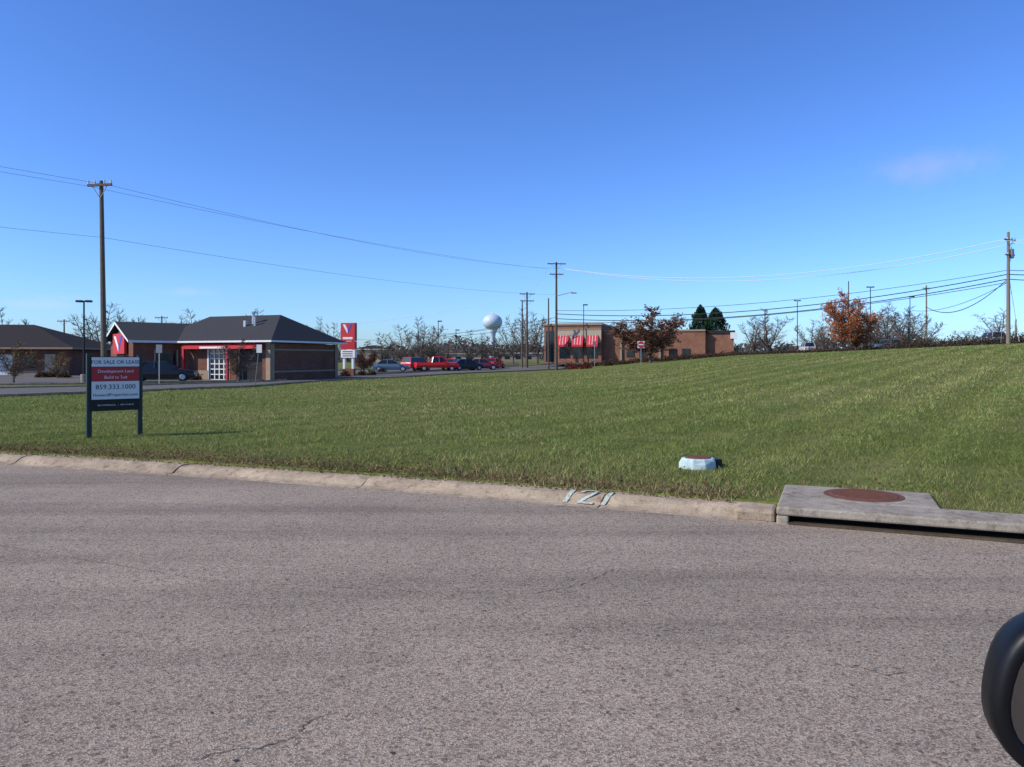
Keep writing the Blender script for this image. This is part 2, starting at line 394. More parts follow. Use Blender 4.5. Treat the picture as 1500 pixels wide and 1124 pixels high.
b=MB('red_awning',parent=shop); b.add([(0.1,-.02,2.8),(7.5,-.02,2.8),(7.5,-.7,2.62),(.1,-.7,2.62),(.1,-.7,2.42),(7.5,-.7,2.42),(.1,-.02,2.42),(7.5,-.02,2.42)],[(0,1,2,3),(3,2,5,4),(0,3,4,6),(1,7,5,2),(4,5,7,6)],'red')
b.box(.1,.3,-.69,-.5,0,2.42,'darkred'); b.box(4.45,4.65,-.69,-.5,0,2.42,'darkred')
b.box(1.9,4.4,-.705,-.702,2.45,2.6,'white'); b.done()
b=MB('roof',parent=shop); hip(b,-3.6,L+.6,-.6,9.2,3.05,5.25,-1.8,5.6,'roof','white',.14); b.done(fix=False)
b=MB('roof_vents',parent=shop); 
b.cyl((4.3,2.6,4.3),(4.3,2.6,5.3),.12,.12,'galv'); b.cyl((4.3,2.6,5.3),(4.3,2.6,5.45),.2,.2,'galv'); b.cyl((4.8,2.2,4.2),(4.8,2.2,5.0),.1,.1,'galv'); b.box(3.8,4.0,2,2.2,4,4.7,'galv'); b.done()
wg=Vector((-29,58,0)); wd=Vector((.75,.66,0)).normalized(); wr=math.atan2(wd.y,wd.x)
wing=bpy.data.objects.new('office_wing',None); link(wing)
wing.matrix_world=Matrix.Translation(wg)@Matrix.Rotation(wr,4,'Z')
b=MB('wing_walls',parent=wing); b.box(0,7,0,.25,0,3.0,'brick'); b.box(0,.25,.25,6.25,0,3.0,'brick'); b.box(0,7,6.25,6.5,0,3.0,'brick')
b.add([(.05,0,3.0),(.05,6.5,3.0),(.05,3.25,4.3)],[(0,1,2)],'cream')
b.box(-.05,-.002,-.05,6.55,0,.75,'tan'); b.box(-.001,3.8,-.05,-.002,0,.75,'tan'); b.done()
b=MB('wing_roof',parent=wing)
b.add([(-.5,-.5,3.08),(9,-.5,3.08),(9,3.25,4.62),(-.5,3.25,4.62),(-.5,7,3.08),(9,7,3.08)],[(0,1,2,3),(3,2,5,4)],'roof')
b.add([(-.5,-.5,3.07),(-.5,3.25,4.61),(-.5,3.25,4.4),(-.5,-.5,2.9)],[(0,1,2,3)],'white'); b.add([(-.5,7,3.07),(-.5,3.25,4.61),(-.5,3.25,4.4),(-.5,7,2.9)],[(0,1,2,3)],'white')
b.add([(-.5,-.5,3.07),(4.1,-.5,3.07),(4.1,-.5,2.9),(-.5,-.5,2.9)],[(0,1,2,3)],'white'); b.add([(-.5,-.5,2.88),(4.1,-.5,2.88),(4.1,0,2.88),(-.5,0,2.88)],[(0,1,2,3)],'white')
b.done(fix=False)
b=MB('logo_sign',parent=wing); b.box(-.3,-.1,1.3,4.6,2.05,3.65,'red')
b.poly([(-.31,4.3,3.45),(-.31,3.7,3.45),(-.31,2.95,2.65),(-.31,2.95,2.2)],'white'); b.poly([(-.31,1.7,3.45),(-.31,2.3,3.45),(-.31,2.93,2.65),(-.31,2.93,2.2)],'blue'); b.done(fix=False)
b=MB('wing_windows',parent=wing); b.box(-.06,-.052,2.2,4.4,.9,2.0,'glass'); b.box(1.6,3.2,-.04,-.003,.9,2.3,'glass'); b.box(1.52,1.598,-.06,-.003,.82,2.38,'cream');b.box(3.202,3.28,-.06,-.003,.82,2.38,'cream'); b.done()
wing.parent=shop; wing.matrix_parent_inverse=(Matrix.Translation((-25.7,60,0))@Matrix.Rotation(math.atan2(-3,7.5),4,'Z')).inverted()
lo=empty('hip_roof_office',(bx(-170,74),72,0),math.radians(4))
b=MB('walls',parent=lo); Lw=18.5
b.box(0,Lw,0,10,0,2.5,'brick'); b.box(10,13.5,-.05,-.002,0,2.1,'cream'); b.box(13.6,Lw+.01,-.03,-.003,0,.5,'tan') ; b.done()
b=MB('openings',parent=lo); b.box(14.3,15.3,-.08,-.053,.8,2,'glass'); b.box(16.3,17.3,-.06,-.033,0,2.1,'cream'); b.box(10.2,13.3,-.07,-.052,.1,2.0,'white')
for i in range(4): b.box(10.2,13.3,-.08,-.0705,.5+i*.4,.53+i*.4,'grey')
b.done()
b=MB('roof',parent=lo); hip(b,-.8,Lw+.8,-.9,10.9,2.75,5.15,4,12.6,'roof2','tan'); b.done(fix=False)
# restaurant
rz=1.0
rs=empty('restaurant_building',(bx(797,114),114,rz),math.radians(-15)); rs.scale=(.94,.94,1)
b=MB('walls',parent=rs)
b.box(0,9.2,0,14,0,5.6,'brick2'); b.box(9.2,25,1.2,14,0,4.6,'brick2'); b.box(25,29.2,2.2,13,0,4.3,'brick2'); b.done()
b=MB('parapets',parent=rs)
b.box(-.15,9.35,-.15,14.1,5.6,5.9,'tan'); b.box(2.0,9.2,-.2,-.003,3.0,4.9,'cream'); b.box(2.0,9.2,-.25,-.003,4.9,5.1,'tan'); b.box(9.36,25,1.05,14.1,4.6,4.85,'tan'); b.box(25.02,29.4,2.0,13.1,4.3,4.7,'roof2'); b.box(28.7,29.7,1.5,2.5,3.5,4.4,'white')
b.box(18,18.3,.9,1.19,0,4.6,'tan'); b.box(12,12.3,.9,1.19,0,4.6,'tan'); b.done()
b=MB('windows',parent=rs)
for x in (2.5,4.7,6.9): b.box(x,x+1.7,-.06,-.003,.7,2.4,'glass')
for x in (13,15,19.5,21.5): b.box(x,x+1.2,1.1,1.197,.9,2.1,'glass')
b.box(.3,1.6,-.06,-.003,.2,4.8,'glass'); b.done()
b=MB('awnings',parent=rs)
for x in (2.3,4.65,7.0):
    w=1.75
    b.add([(x,-.25,4.1),(x+w,-.25,4.1),(x+w,-1.1,2.7),(x,-1.1,2.7),(x,-.25,2.7),(x+w,-.25,2.7),(x,-1.1,2.4),(x+w,-1.1,2.4)],[(0,1,2,3),(0,3,4),(1,5,2),(3,2,7,6)],'red')
    for i in range(3): xx=x+.4+i*.45; b.add([(xx,-.262,4.1),(xx+.06,-.262,4.1),(xx+.06,-1.112,2.7),(xx,-1.112,2.7)],[(0,1,2,3)],'white')
b.done(fix=False)
for (u0,u1,y,v0,v1,k,name) in ((650,705,230,516,526,'cream','warehouse'),(735,790,210,515,527,'tan','strip_mall'),(520,560,200,507,528,'cream','warehouse')):
    x0,x1=bx(u0,y),bx(u1,y); zb=h1((x0+x1)/2,y)-.3; zt=zz(v0,y); b=MB(name,(x0,y,zb)); w=x1-x0; hh=zt-zb
    b.box(0,w,0,14,0,hh*.8,k); hip(b,-.5,w+.5,-.5,14.5,hh*.8+.2,hh+.3,3,w-3,'roof2','white')
    for i in range(int(w/3)): b.box(.8+i*3,2.2+i*3,-.05,-.003,.8,hh*.55,'glass')
    b.done()
# ---------------------------------------------------------------- water tower
M['twhite']=plain('tower_paint_pale_blue',(.46,.54,.6),.5,.05,.1)
y=520; x=bx(721.5,y); b=MB('water_tower',(x,y,0)); zc=zz(472,y)
prof=[(6,0),(3.2,3),(1.9,8),(1.7,zc-12),(2.2,zc-8),(3.6,zc-5.4)]
for i in range(17):
    t=-1.05+ (math.pi/2+1.05)*i/16; prof.append((6.8*math.cos(t),zc+5.5*math.sin(t)))
b.lathe(prof,0,0,'twhite',32); b.cyl((0,0,zc+5.4),(0,0,zc+6.8),.5,.4,'white'); b.done(smooth=True)
# ---------------------------------------------------------------- poles & lamps
def upole(u,y,vt,r=.16,mat='wood',arms=((.35,2.2),),rot=0,tr=False,name='utility_pole',lean=0):
    x=bx(u,y); z0=h1(x,y); zt=zz(vt,y)-z0; b=MB(name,(x,y,z0),rot)
    b.cyl((0,0,-.3),(0,0,zt),r*1.15,r*.7,mat,10)
    for d,w in arms:
        b.box(-w/2,w/2,-.2,-.09,zt-d-.06,zt-d+.06,mat)
        for k in (-.46,-.2,.2,.46): b.cyl((k*w,-.14,zt-d+.06),(k*w,-.14,zt-d+.26),.05,.035,'insul',6)
        b.cyl((-.3*w,-.14,zt-d-.05),(0,-.12,zt-d-.7),.02,.02,'grey',4); b.cyl((.3*w,-.14,zt-d-.05),(0,-.12,zt-d-.7),.02,.02,'grey',4)
    if tr: b.cyl((.35,-.1,zt-2.6),(.35,-.1,zt-1.7),.24,.24,'grey',12); b.cyl((.35,-.1,zt-1.7),(.35,-.1,zt-1.5),.05,.05,'insul',6)
    o=b.done(); o.rotation_euler=(0,lean,rot)
    return o,x,y,z0,zt
upole(153,40,265,.14,'wood2',((.25,1.35),),-.1,lean=-.016)
_,xb,yb,zb0,zbt=upole(815,98,384,.17,'wood',((.25,2.4),(1.6,1.8)),.1)
b=MB('street_lamp',(xb,yb-.1,zb0)); b.cyl((0,-.1,zz(434,98)-zb0),(2.1,-.1,zz(428,98)-zb0),.05,.04,'galv',6); b.box(1.9,2.6,-.25,.05,zz(430,98)-zb0-.05,zz(430,98)-zb0+.12,'galv'); b.done()
upole(772,110,428,.16,'wood',((.3,2.2),(1.3,2)),.1)
upole(765,112,440,.12,'wood',())
upole(803.5,100,437,.12,'wood',())
upole(94,120,468,.14,'wood',((.3,2.0),))
upole(237,118,463,.13,'wood',((.3,2.0),))
upole(1477,75,340,.17,'paleWood',((.8,2.0),(2.3,1.6)),.5,True)
upole(1357,120,418,.14,'paleWood',((.5,1.6),),.2)
upole(1243,140,412,.12,'wood',())
upole(1488,82,468,.12,'paleWood',()); 
def lamp(u,y,vt,two=False,vb=None):
    x=bx(u,y); z0=h1(x,y); zt=zz(vt,y)-z0; b=MB('street_lamp',(x,y,z0)); k='black'
    b.cyl((0,0,0),(0,0,.6),.22,.22,'slab',10); b.cyl((0,0,.6),(0,0,zt-.1),.075,.055,k,8)
    if two: b.box(-.5,-.12,-.18,.18,zt-.14,zt,k); b.box(.12,.5,-.18,.18,zt-.14,zt,k); b.box(-.12,.12,-.04,.04,zt-.12,zt-.04,k)
    else: b.box(-.1,.6,-.18,.18,zt-.16,zt,k)
    b.done(bevel=.02)
lamp(123,52,440,True); lamp(642,120,470); lamp(855,112,446); lamp(1168,115,440,True); lamp(1275,105,420,True); lamp(1333,110,434); lamp(668,130,483); lamp(1120,150,455)
# ---------------------------------------------------------------- wires
def wires(name,items,mat='wire'):
    b=MB(name)
    for p0,p1,sag,r in items:
        p0=Vector(p0);p1=Vector(p1); n=22; P=[]
        for i in range(n+1):
            t=i/n; q=p0.lerp(p1,t); q.z-=4*sag*t*(1-t); P.append(q)
        rs=[]; d=(p1-p0).normalized(); s=Vector((-d.y,d.x,0)).normalized(); up=Vector((0,0,1))
        for q in P: rs.append([q+s*r,q+up*r,q-s*r,q-up*r])
        b.rings(rs,mat,False)
    b.done(fix=False,smooth=True)
def wp(u,v,y): return (bx(u,y),y,zz(v,y))
A1=wp(130,273,40.2);A2=wp(163,272,39.8);A3=wp(150,348,40);B1=wp(802,394,98);B2=wp(826,394,98);B3=wp(813,432,98)
C1=wp(772,432,110);
off=Vector((-27.4,-58,0))
wires('power_lines',[(A1,B1,.5,.009),(A2,B2,.9,.009),(A3,B3,.6,.009),
 (A1,Vector(A1)+off,.9,.008),(A2,Vector(A2)+off,.9,.008),(A3,Vector(A3)+off,.9,.008)],'wireg')
R1=wp(1466,352,75);R2=wp(1488,356,75);R3=wp(1476,396,75);R4=wp(1476,402,75);R5=wp(1476,409,75);R6=wp(1476,414,75)
wires('communication_lines',[(wp(815,455,98),R3,1.2,.025),(wp(815,460,98),R4,1.6,.045),(wp(815,467,98),R5,1.6,.045),(wp(815,472,98),R6,1.3,.03),
 (R3,wp(1700,372,62),.5,.03),(R4,wp(1700,380,62),.5,.045),(R5,wp(1700,392,62),.5,.04),
 (R5,wp(1357,450,120),1.9,.05),(R6,wp(1335,455,120),1.0,.03),(wp(815,470,98),wp(600,492,190),1,.03),(wp(815,465,98),wp(600,488,190),1,.03),(wp(772,470,110),wp(520,497,200),1.2,.03)])
wires('overhead_service_lines',[(B2,R1,2.3,.03),(B2,R2,2.6,.03),(C1,wp(94,470,120),3.2,.024),(B1,C1,.4,.016),(R1,wp(1700,322,62),.5,.016),(R2,wp(1700,328,62),.5,.016)],'wirel')
wires('guy_wires',[(wp(1477,400,75),wp(1493,500,78),0,.03),(wp(1477,380,75),wp(1466,502,76),0,.015)],'wirel')
# ---------------------------------------------------------------- cars
def car(name,u,y,rot,col,kind='sedan'):
    M[col[0]]=M.get(col[0]) or plain(col[0],col[1],.25,.03,1,0,.6); k=col[0]
    x=bx(u,y); b=MB(name,(x,y,h1(x,y)+.03),rot)
    S={'sedan':[(-2.3,.72,.4,.74),(-2.18,.84,.27,.9),(-1.6,.9,.22,.96),(-.5,.91,.2,.95),(.95,.91,.2,.93),(1.7,.88,.22,.83),(2.15,.8,.26,.7),(2.28,.68,.36,.58)],
       'suv':[(-2.3,.78,.42,.9),(-2.22,.88,.32,1.05),(-1.6,.93,.28,1.1),(1.0,.93,.28,1.08),(1.8,.9,.3,1.0),(2.2,.84,.34,.85),(2.3,.72,.42,.7)],
       'pickup':[(-2.75,.85,.5,1.02),(-2.7,.93,.42,1.06),(-.7,.95,.4,1.08),(1.3,.95,.4,1.08),(2.3,.92,.42,1.04),(2.65,.88,.45,.9),(2.72,.8,.5,.75)]}[kind]
    rs=[]
    for xx,w,zl,zb in S:
        m=zl+.62*(zb-zl); rs.append([(xx,-w*.94,zl),(xx,-w,m-.12),(xx,-w,m),(xx,-w*.92,zb),(xx,0,zb+.03),(xx,w*.92,zb),(xx,w,m),(xx,w,m-.12),(xx,w*.94,zl)])
    b.rings(rs,k)
    g={'sedan':(-1.75,1.1,-1.05,.3,.92,1.42),'suv':(-2.2,1.1,-1.95,.4,1.06,1.68),'pickup':(-.75,1.3,-.55,.65,1.06,1.75)}[kind]
    xa,xb_,xc,xd,z0,z1=g; w0,w1=.8,.62
    lo_=[(xa,-w0,z0),(xb_,-w0,z0),(xb_,w0,z0),(xa,w0,z0)]; up=[(xc,-w1,z1),(xd,-w1,z1),(xd,w1,z1),(xc,w1,z1)]
    b.add(lo_+up,[(0,1,5,4),(1,2,6,5),(2,3,7,6),(3,0,4,7)],'glass')
    b.add([(p[0],p[1],z1+.002) for p in up]+[(xc+.12,-w1*.85,z1+.05),(xd-.12,-w1*.85,z1+.05),(xd-.12,w1*.85,z1+.05),(xc+.12,w1*.85,z1+.05)],[(0,1,5,4),(1,2,6,5),(2,3,7,6),(3,0,4,7),(4,5,6,7)],k)
    for i in range(4): b.cyl(lo_[i],up[i],.045,.04,k,5)
    for s in (-1,1):
        mx_=(xa+xb_)/2-.1; b.cyl((mx_,s*(w0+.005),z0),(mx_-.02,s*(w1+.01),z1),.04,.035,k,5)
        for wx in ((-1.42,1.42) if kind!='pickup' else (-1.75,1.75)):
            b.cyl((wx,s*.70,.33),(wx,s*.93,.33),.33,.33,'tyre',18); b.cyl((wx,s*.931,.33),(wx,s*.945,.33),.2,.17,'galv',12)
        b.box(S[-1][0]-.16,S[-1][0]-.03,s*.62-.13,s*.62+.13,S[-1][3]-.06,S[-1][3]+.04,'white'); b.box(S[0][0]-.02,S[0][0]+.1,s*.6-.14,s*.6+.14,S[0][3]-.14,S[0][3]-.02,'darkred')
        b.box(.75,.95,s*.98-.07,s*.98+.07,z0+.02,z0+.14,k)
    if kind=='pickup':
        b.box(-2.6,-.9,-.8,.8,1.09,1.1,'black')
    return b.done(bevel=0)
black=('car_black',(.012,.013,.016)); silver=('car_silver',(.3,.32,.35)); redc=('car_red',(.6,.015,.015)); white=('car_white',(.45,.45,.45)); blue_=('car_blue_grey',(.1,.15,.2)); mar=('car_maroon',(.16,.02,.03))
car('parked_car',238,55,math.radians(18),black)
car('parked_car',573,92,math.radians(8),blue_)
car('parked_car',610,98,math.radians(60),redc,'suv')
car('parked_pickup_truck',640,95,math.radians(16),redc,'pickup')
car('parked_car',664,102,math.radians(70),redc)
car('parked_car',683,98,math.radians(30),black)
car('parked_car',706,100,math.radians(10),mar)
car('parked_car',724,108,math.radians(70),redc)
for u,yy,c in ((1452,93,silver),(1300,112,blue_),(1182,118,white)):
    car('parked_car',u,yy,math.radians(R.choice((80,95,95))),c,'suv')
# ---------------------------------------------------------------- small signs
def sign(name,u,y,vt,kind,rot=0,lean=0):
    x=bx(u,y); z0=h1(x,y); zt=zz(vt,y)-z0; b=MB(name,(x,y,z0),rot)
    b.cyl((0,.03,-.1),(lean,.03,zt),.03,.03,'galv' if kind!='white' else 'paleWood',6)
    if kind=='dne':
        b.box(-.4,.4,-.01,.01,zt-.8,zt,'white'); b.cyl((0,-.02,zt-.4),(0,-.04,zt-.4),.38,.38,'red',24); b.box(-.28,.28,-.05,-.041,zt-.46,zt-.34,'white')
    elif kind=='white': b.box(lean-.16,lean+.16,-.02,.0,zt-.5,zt,'white')
    elif kind=='back': b.box(-.2,.2,-.01,.01,zt-.55,zt,'grey')
    b.done()
sign('do_not_enter_sign',939,88,500,'dne'); sign('street_sign',373,46,505,'white',0,.28); sign('traffic_sign',233,50,505,'back')
sign('traffic_sign',871,104,500,'back'); 
y=72;x=bx(511,y);z0=h1(x,y)
b=MB('pylon_sign',(x,y,z0),math.radians(-14))
b.box(-.55,-.35,-.15,.15,0,5,'white'); b.box(.35,.55,-.15,.15,0,5,'white'); b.box(-.72,.72,-.25,.25,3.35,5.05,'red'); b.box(-.72,.72,-.22,.22,2.55,3.3,'darkred'); b.box(-.72,.72,-.22,.22,1.75,2.5,'white'); b.box(-.6,.6,-.2,.2,.05,.7,'brick')
b.poly([(-.5,-.26,4.9),(-.25,-.26,4.9),(0,-.26,4.4),(0,-.26,4.0)],'white'); b.poly([(.5,-.26,4.9),(.25,-.26,4.9),(.01,-.26,4.4),(.01,-.26,4.0)],'blue')
b.box(-.5,.5,-.256,-.251,3.5,3.7,'white')
for i in range(3): b.box(-.55,.5,-.225,-.221,1.88+i*.2,1.96+i*.2,'black')
b.done(fix=False)
# ---------------------------------------------------------------- trees
def setcol(me,cols):
    a=me.color_attributes.new('col','FLOAT_COLOR','POINT'); a.data.foreach_set('color',np.asarray(cols,np.float32).ravel())
def quads(centers,sizes,cols,rng):
    n=len(centers); d1=rng.normal(size=(n,3)); d1/=np.linalg.norm(d1,axis=1)[:,None]; d2=rng.normal(size=(n,3)); d2=np.cross(d1,d2); d2/=np.linalg.norm(d2,axis=1)[:,None]
    s=sizes[:,None]; c=centers
    V=np.stack([c-d1*s,c-d2*s*.6,c+d1*s,c+d2*s*.6],1).reshape(-1,3)
    return V,np.repeat(cols,4,0)
def rawmesh(name,V,nper,cols,mat):
    n=len(V)//nper; me=bpy.data.meshes.new(name); me.vertices.add(len(V)); me.vertices.foreach_set('co',V.astype(np.float32).ravel())
    me.loops.add(len(V)); me.loops.foreach_set('vertex_index',np.arange(len(V),dtype=np.int32))
    me.polygons.add(n); me.polygons.foreach_set('loop_start',np.arange(0,len(V),nper,dtype=np.int32)); 
    try: me.polygons.foreach_set('loop_total',np.full(n,nper,dtype=np.int32))
    except Exception: pass
    me.update(calc_edges=True); me.materials.append(M[mat])
    setcol(me,np.concatenate([cols,np.ones((len(cols),1))],1)); return me
def tree_mesh(seed,leafcol=None,leafn=0,leaders=5,trunk=.16,splay=.5,leafs=.016,lat=.2,tk=1.45):
    r=random.Random(seed); b=MB('t'); pts=[]
    def path(p,d,L,n,r0,r1,k,sides,wob,up):
        out=[(p,d,r0)]
        for i in range(n):
            d=(d+Vector((r.uniform(-1,1),r.uniform(-1,1),r.uniform(-1,1)))*wob+Vector((0,0,up))).normalized(); q=p+d*(L/n)
            a,c=r0+(r1-r0)*i/n,r0+(r1-r0)*(i+1)/n; b.cyl(p,q,a,c,k,sides,False); p=q; out.append((p,d,c))
        return out
    def rnd(d,amt,up=0):
        a=Vector((r.gauss(0,1),r.gauss(0,1),r.gauss(0,1))).normalized(); a=(a-d*a.dot(d)).normalized(); return (d*(1-amt)+a*amt+Vector((0,0,up))).normalized()
    tr=path(Vector((0,0,0)),Vector((0,0,1)),trunk,3,.026,.02,'bark',7,.05,.1)
    for l in range(leaders):
        a=2*math.pi*(l+r.uniform(-.25,.25))/leaders; sp=splay*r.uniform(.75,1.2) if l else .05
        d=Vector((math.cos(a)*sp,math.sin(a)*sp,1)).normalized(); p0=tr[-1][0] if l<3 else tr[-2][0]
        LL=(1-trunk)*(1.0 if l==0 else r.uniform(.8,.95)); ld=path(p0,d,LL,9,.013,.003,'bark',5,.07,.02)
        for i,(p,d2,rr) in enumerate(ld[1:]):
            t=(i+1)/9
            for _ in range(3 if i<7 else 4):
                L=lat*(1.1-.65*t)*r.uniform(.6,1.25)
                la=path(p,rnd(d2,.58,.05),L,4,max(rr*.5,.0024*tk),.0013*tk,'twig',3,.14,.06)
                for (q,d3,r3) in la[1:]:
                    for _ in range(2):
                        tw=path(q,rnd(d3,.5,.08),L*.42*r.uniform(.6,1.3),2,.0014*tk,.0009*tk,'twig',3,.15,.05)
                        pts.append(tw[-1][0]); pts.append(q)
    o=b.done(fix=False); me=o.data; bpy.data.objects.remove(o)
    vs=np.empty(len(me.vertices)*3); me.vertices.foreach_get('co',vs); vs=vs.reshape(-1,3)
    zm=vs[:,2].max(); wm=np.percentile(np.abs(vs[:,:2]).max(1),99.3)
    lm=None
    if leafcol is not None:
        rg=np.random.default_rng(seed); t=np.array([list(p) for p in pts]); idx=rg.integers(0,len(t),leafn); c=t[idx]+rg.normal(size=(leafn,3))*.018
        cc=np.array(leafcol)[rg.integers(0,len(leafcol),leafn)]*rg.uniform(.5,1.4,(leafn,1))
        V,C=quads(c,rg.uniform(.5,1.3,leafn)*leafs,cc,rg); lm=rawmesh('leaves',V,4,C,'leaf')
    return me,lm,zm,wm
TM={}
def tree(name,kind,u,y,vt,width=None,rot=None):
    me,lm,zm,wm=TM[kind]; x=bx(u,y); z0=h1(x,y); hh=zz(vt,y)-z0
    s=hh/zm; sw=s if width is None else width/2/wm
    o=bpy.data.objects.new(name,me); o.location=(x,y,z0-.02); o.scale=(sw,sw,s); o.rotation_euler=(0,0,R.uniform(0,6) if rot is None else rot); link(o)
    if lm:
        l=bpy.data.objects.new('leaves',lm); link(l,o)
    return o
TM['bare1']=tree_mesh(1); TM['bare2']=tree_mesh(2,leaders=6,splay=.65); TM['bare3']=tree_mesh(5,leaders=4,splay=.35)
rust=[(.17,.075,.05),(.13,.065,.045),(.21,.095,.055)]; orange=[(.6,.17,.05),(.5,.12,.04),(.6,.27,.09),(.34,.12,.05)]; olive=[(.2,.14,.05),(.28,.16,.06),(.12,.1,.04)]
TM['rust']=tree_mesh(8,rust,6500,leaders=8,splay=.8,trunk=.2,leafs=.019,lat=.26); TM['orange']=tree_mesh(9,orange,6500,leaders=7,splay=.42,trunk=.1,leafs=.016,lat=.24)
TM['olive']=tree_mesh(12,olive,1100,leafs=.02,tk=1); TM['sparse']=tree_mesh(15,[(.13,.085,.06),(.1,.07,.05)],700,leafs=.015)
for u,y,vt,w,k in ((612,125,462,9,'bare1'),(590,140,474,8,'bare2'),(632,145,478,7,'bare1'),(692,150,482,8,'bare2'),(705,160,486,8,'bare1'),(770,125,447,8,'bare1'),(787,135,455,7,'bare3'),(752,140,465,6,'bare2'),
  (1125,130,449,8.5,'bare2'),(1103,150,462,8,'bare1'),(1300,125,440,8,'bare1'),(1330,118,447,7.5,'bare2'),(1285,140,450,8,'sparse'),(1350,130,462,7,'bare1'),(1318,135,448,8,'bare3'),(1268,135,448,7,'bare2'),
  (470,110,462,5.5,'bare1'),(488,120,470,5.5,'bare2'),(288,100,450,7,'bare2'),(262,105,460,6,'bare1'),(372,105,450,7,'bare1'),(355,120,458,6,'bare2'),(150,85,440,7,'bare2'),(175,95,450,6,'bare1'),(128,90,468,5,'bare3'),
  (5,110,448,7,'bare2'),(18,95,466,5,'bare1'),(1465,105,450,6,'bare3'),(1190,135,466,7,'bare2'),(1208,128,468,6,'bare2'),(1425,150,476,7,'bare2'),(560,150,494,7,'sparse'),(655,160,490,8,'bare2'),(730,150,492,7,'bare1')):
    tree('bare_tree',k,u,y,vt,w)
tree('autumn_tree','rust',953,94,449,9.0); tree('autumn_tree','orange',1237,98,424,5.4); tree('autumn_tree','orange',1253,101,450,5.5)
tree('autumn_tree','olive',20,52,500,2.4); tree('autumn_tree','sparse',350,54,495,3.0); tree('autumn_tree','olive',85,64,516,2.6); tree('autumn_tree','rust',533,86,508,3)
def conifer(u,y,vt,w,seed):
    rg=np.random.default_rng(seed); x=bx(u,y); z0=h1(x,y); hh=zz(vt,y)-z0; n=8000
    t=rg.random(n)**.8; ang=rg.random(n)*6.283; lob=1+.22*np.sin(ang*5+t*14+seed)+.18*np.sin(ang*3-t*25); rr=(1-t)**.6*w/2*lob*np.sqrt(rg.uniform(.3,1,n))
    c=np.stack([rr*np.cos(ang),rr*np.sin(ang),.06*hh+t*hh*.94+rg.normal(size=n)*.15],1); cc=np.array([(.024,.048,.028)])*rg.uniform(.4,1.9,(n,1))
    V,C=quads(c,rg.uniform(.07,.24,n),cc,rg); me=rawmesh('needles',V,4,C,'leaf')
    b=MB('pine_tree',(x,y,z0)); b.cyl((0,0,-.2),(0,0,hh*.9),.2,.03,'bark',8,False); o=b.done(fix=False)
    link(bpy.data.objects.new('needles',me),o)
conifer(1026,138,449,6.0,1); conifer(1048,136,453,7.2,2); 
def shrubs(name,items,cols,dens=900,size=.12):
    Vs=[];Cs=[]; rg=np.random.default_rng(len(items)*17+int(dens))
    for u,y,rx,hz in items:
        x=bx(u,y); z0=h1(x,y); n=int(dens); d=rg.normal(size=(n,3)); d/=np.linalg.norm(d,axis=1)[:,None]; d[:,2]=np.abs(d[:,2])
        k=rg.uniform(.45,1.05,(n,1))*(1+.18*np.sin(d[:,:1]*7+u)+.15*np.sin(d[:,1:2]*9+2*u)); c=d*k*np.array([rx,rx,hz])+np.array([x,y,z0])
        cc=np.array(cols)[rg.integers(0,len(cols),n)]*rg.uniform(.45,1.35,(n,1)); V,C=quads(c,rg.uniform(.5,1.4,n)*size,cc,rg); Vs.append(V);Cs.append(C)
    link(bpy.data.objects.new(name,rawmesh(name,np.concatenate(Vs),4,np.concatenate(Cs),'leaf')))
shr=[(.1,.06,.045),(.08,.06,.04),(.12,.065,.045),(.06,.055,.03)]
shrubs('hedge',[(u,104+R.uniform(-3,3),R.uniform(.9,1.5),R.uniform(.45,.85)) for u in range(835,1085,11)],shr,380,.1)
shrubs('red_shrubs',[(u,98+R.uniform(-3,3),.9,.6) for u in (838,858)],[(.16,.03,.028),(.12,.028,.025)],300,.1)
shrubs('hedge',[(u,80+R.uniform(-2,4)+(1500-u)*.07,R.uniform(.7,1.2),R.uniform(.35,.7)+(.75 if u>1290 else 0)) for u in range(1085,1620,8)],[(.085,.065,.048),(.07,.058,.04),(.11,.078,.055)],420,.09)
shrubs('shrubs',[(u,y,.5,.55) for u,y in ((60,66),(75,67),(95,66),(180,58),(285,58.5),(505,70),(530,74),(545,75),(560,90))],[(.06,.05,.02),(.1,.06,.035)],380,.08)
rg=np.random.default_rng(77); n=70000
u=rg.uniform(-900,2500,n); yy=rg.uniform(230,420,n); x=(u-750)/F*yy
def nz(a): return np.sin(a*.021)+.6*np.sin(a*.057+1)+.4*np.sin(a*.13+2)+.25*np.sin(a*.31)
top=5.4+1.3*nz(u); zt=rg.random(n)**.8*top+rg.normal(size=n)*.3; base=H(x,yy)
cc=np.array([(.11,.1,.095),(.125,.105,.095),(.09,.09,.085),(.14,.11,.09)])[rg.integers(0,4,n)]*rg.uniform(.6,1.3,(n,1))
V,C=quads(np.stack([x,yy,base+zt],1),rg.uniform(.3,1.0,n),cc,rg); link(bpy.data.objects.new('distant_treeline',rawmesh('distant_treeline',V,4,C,'leaf')))
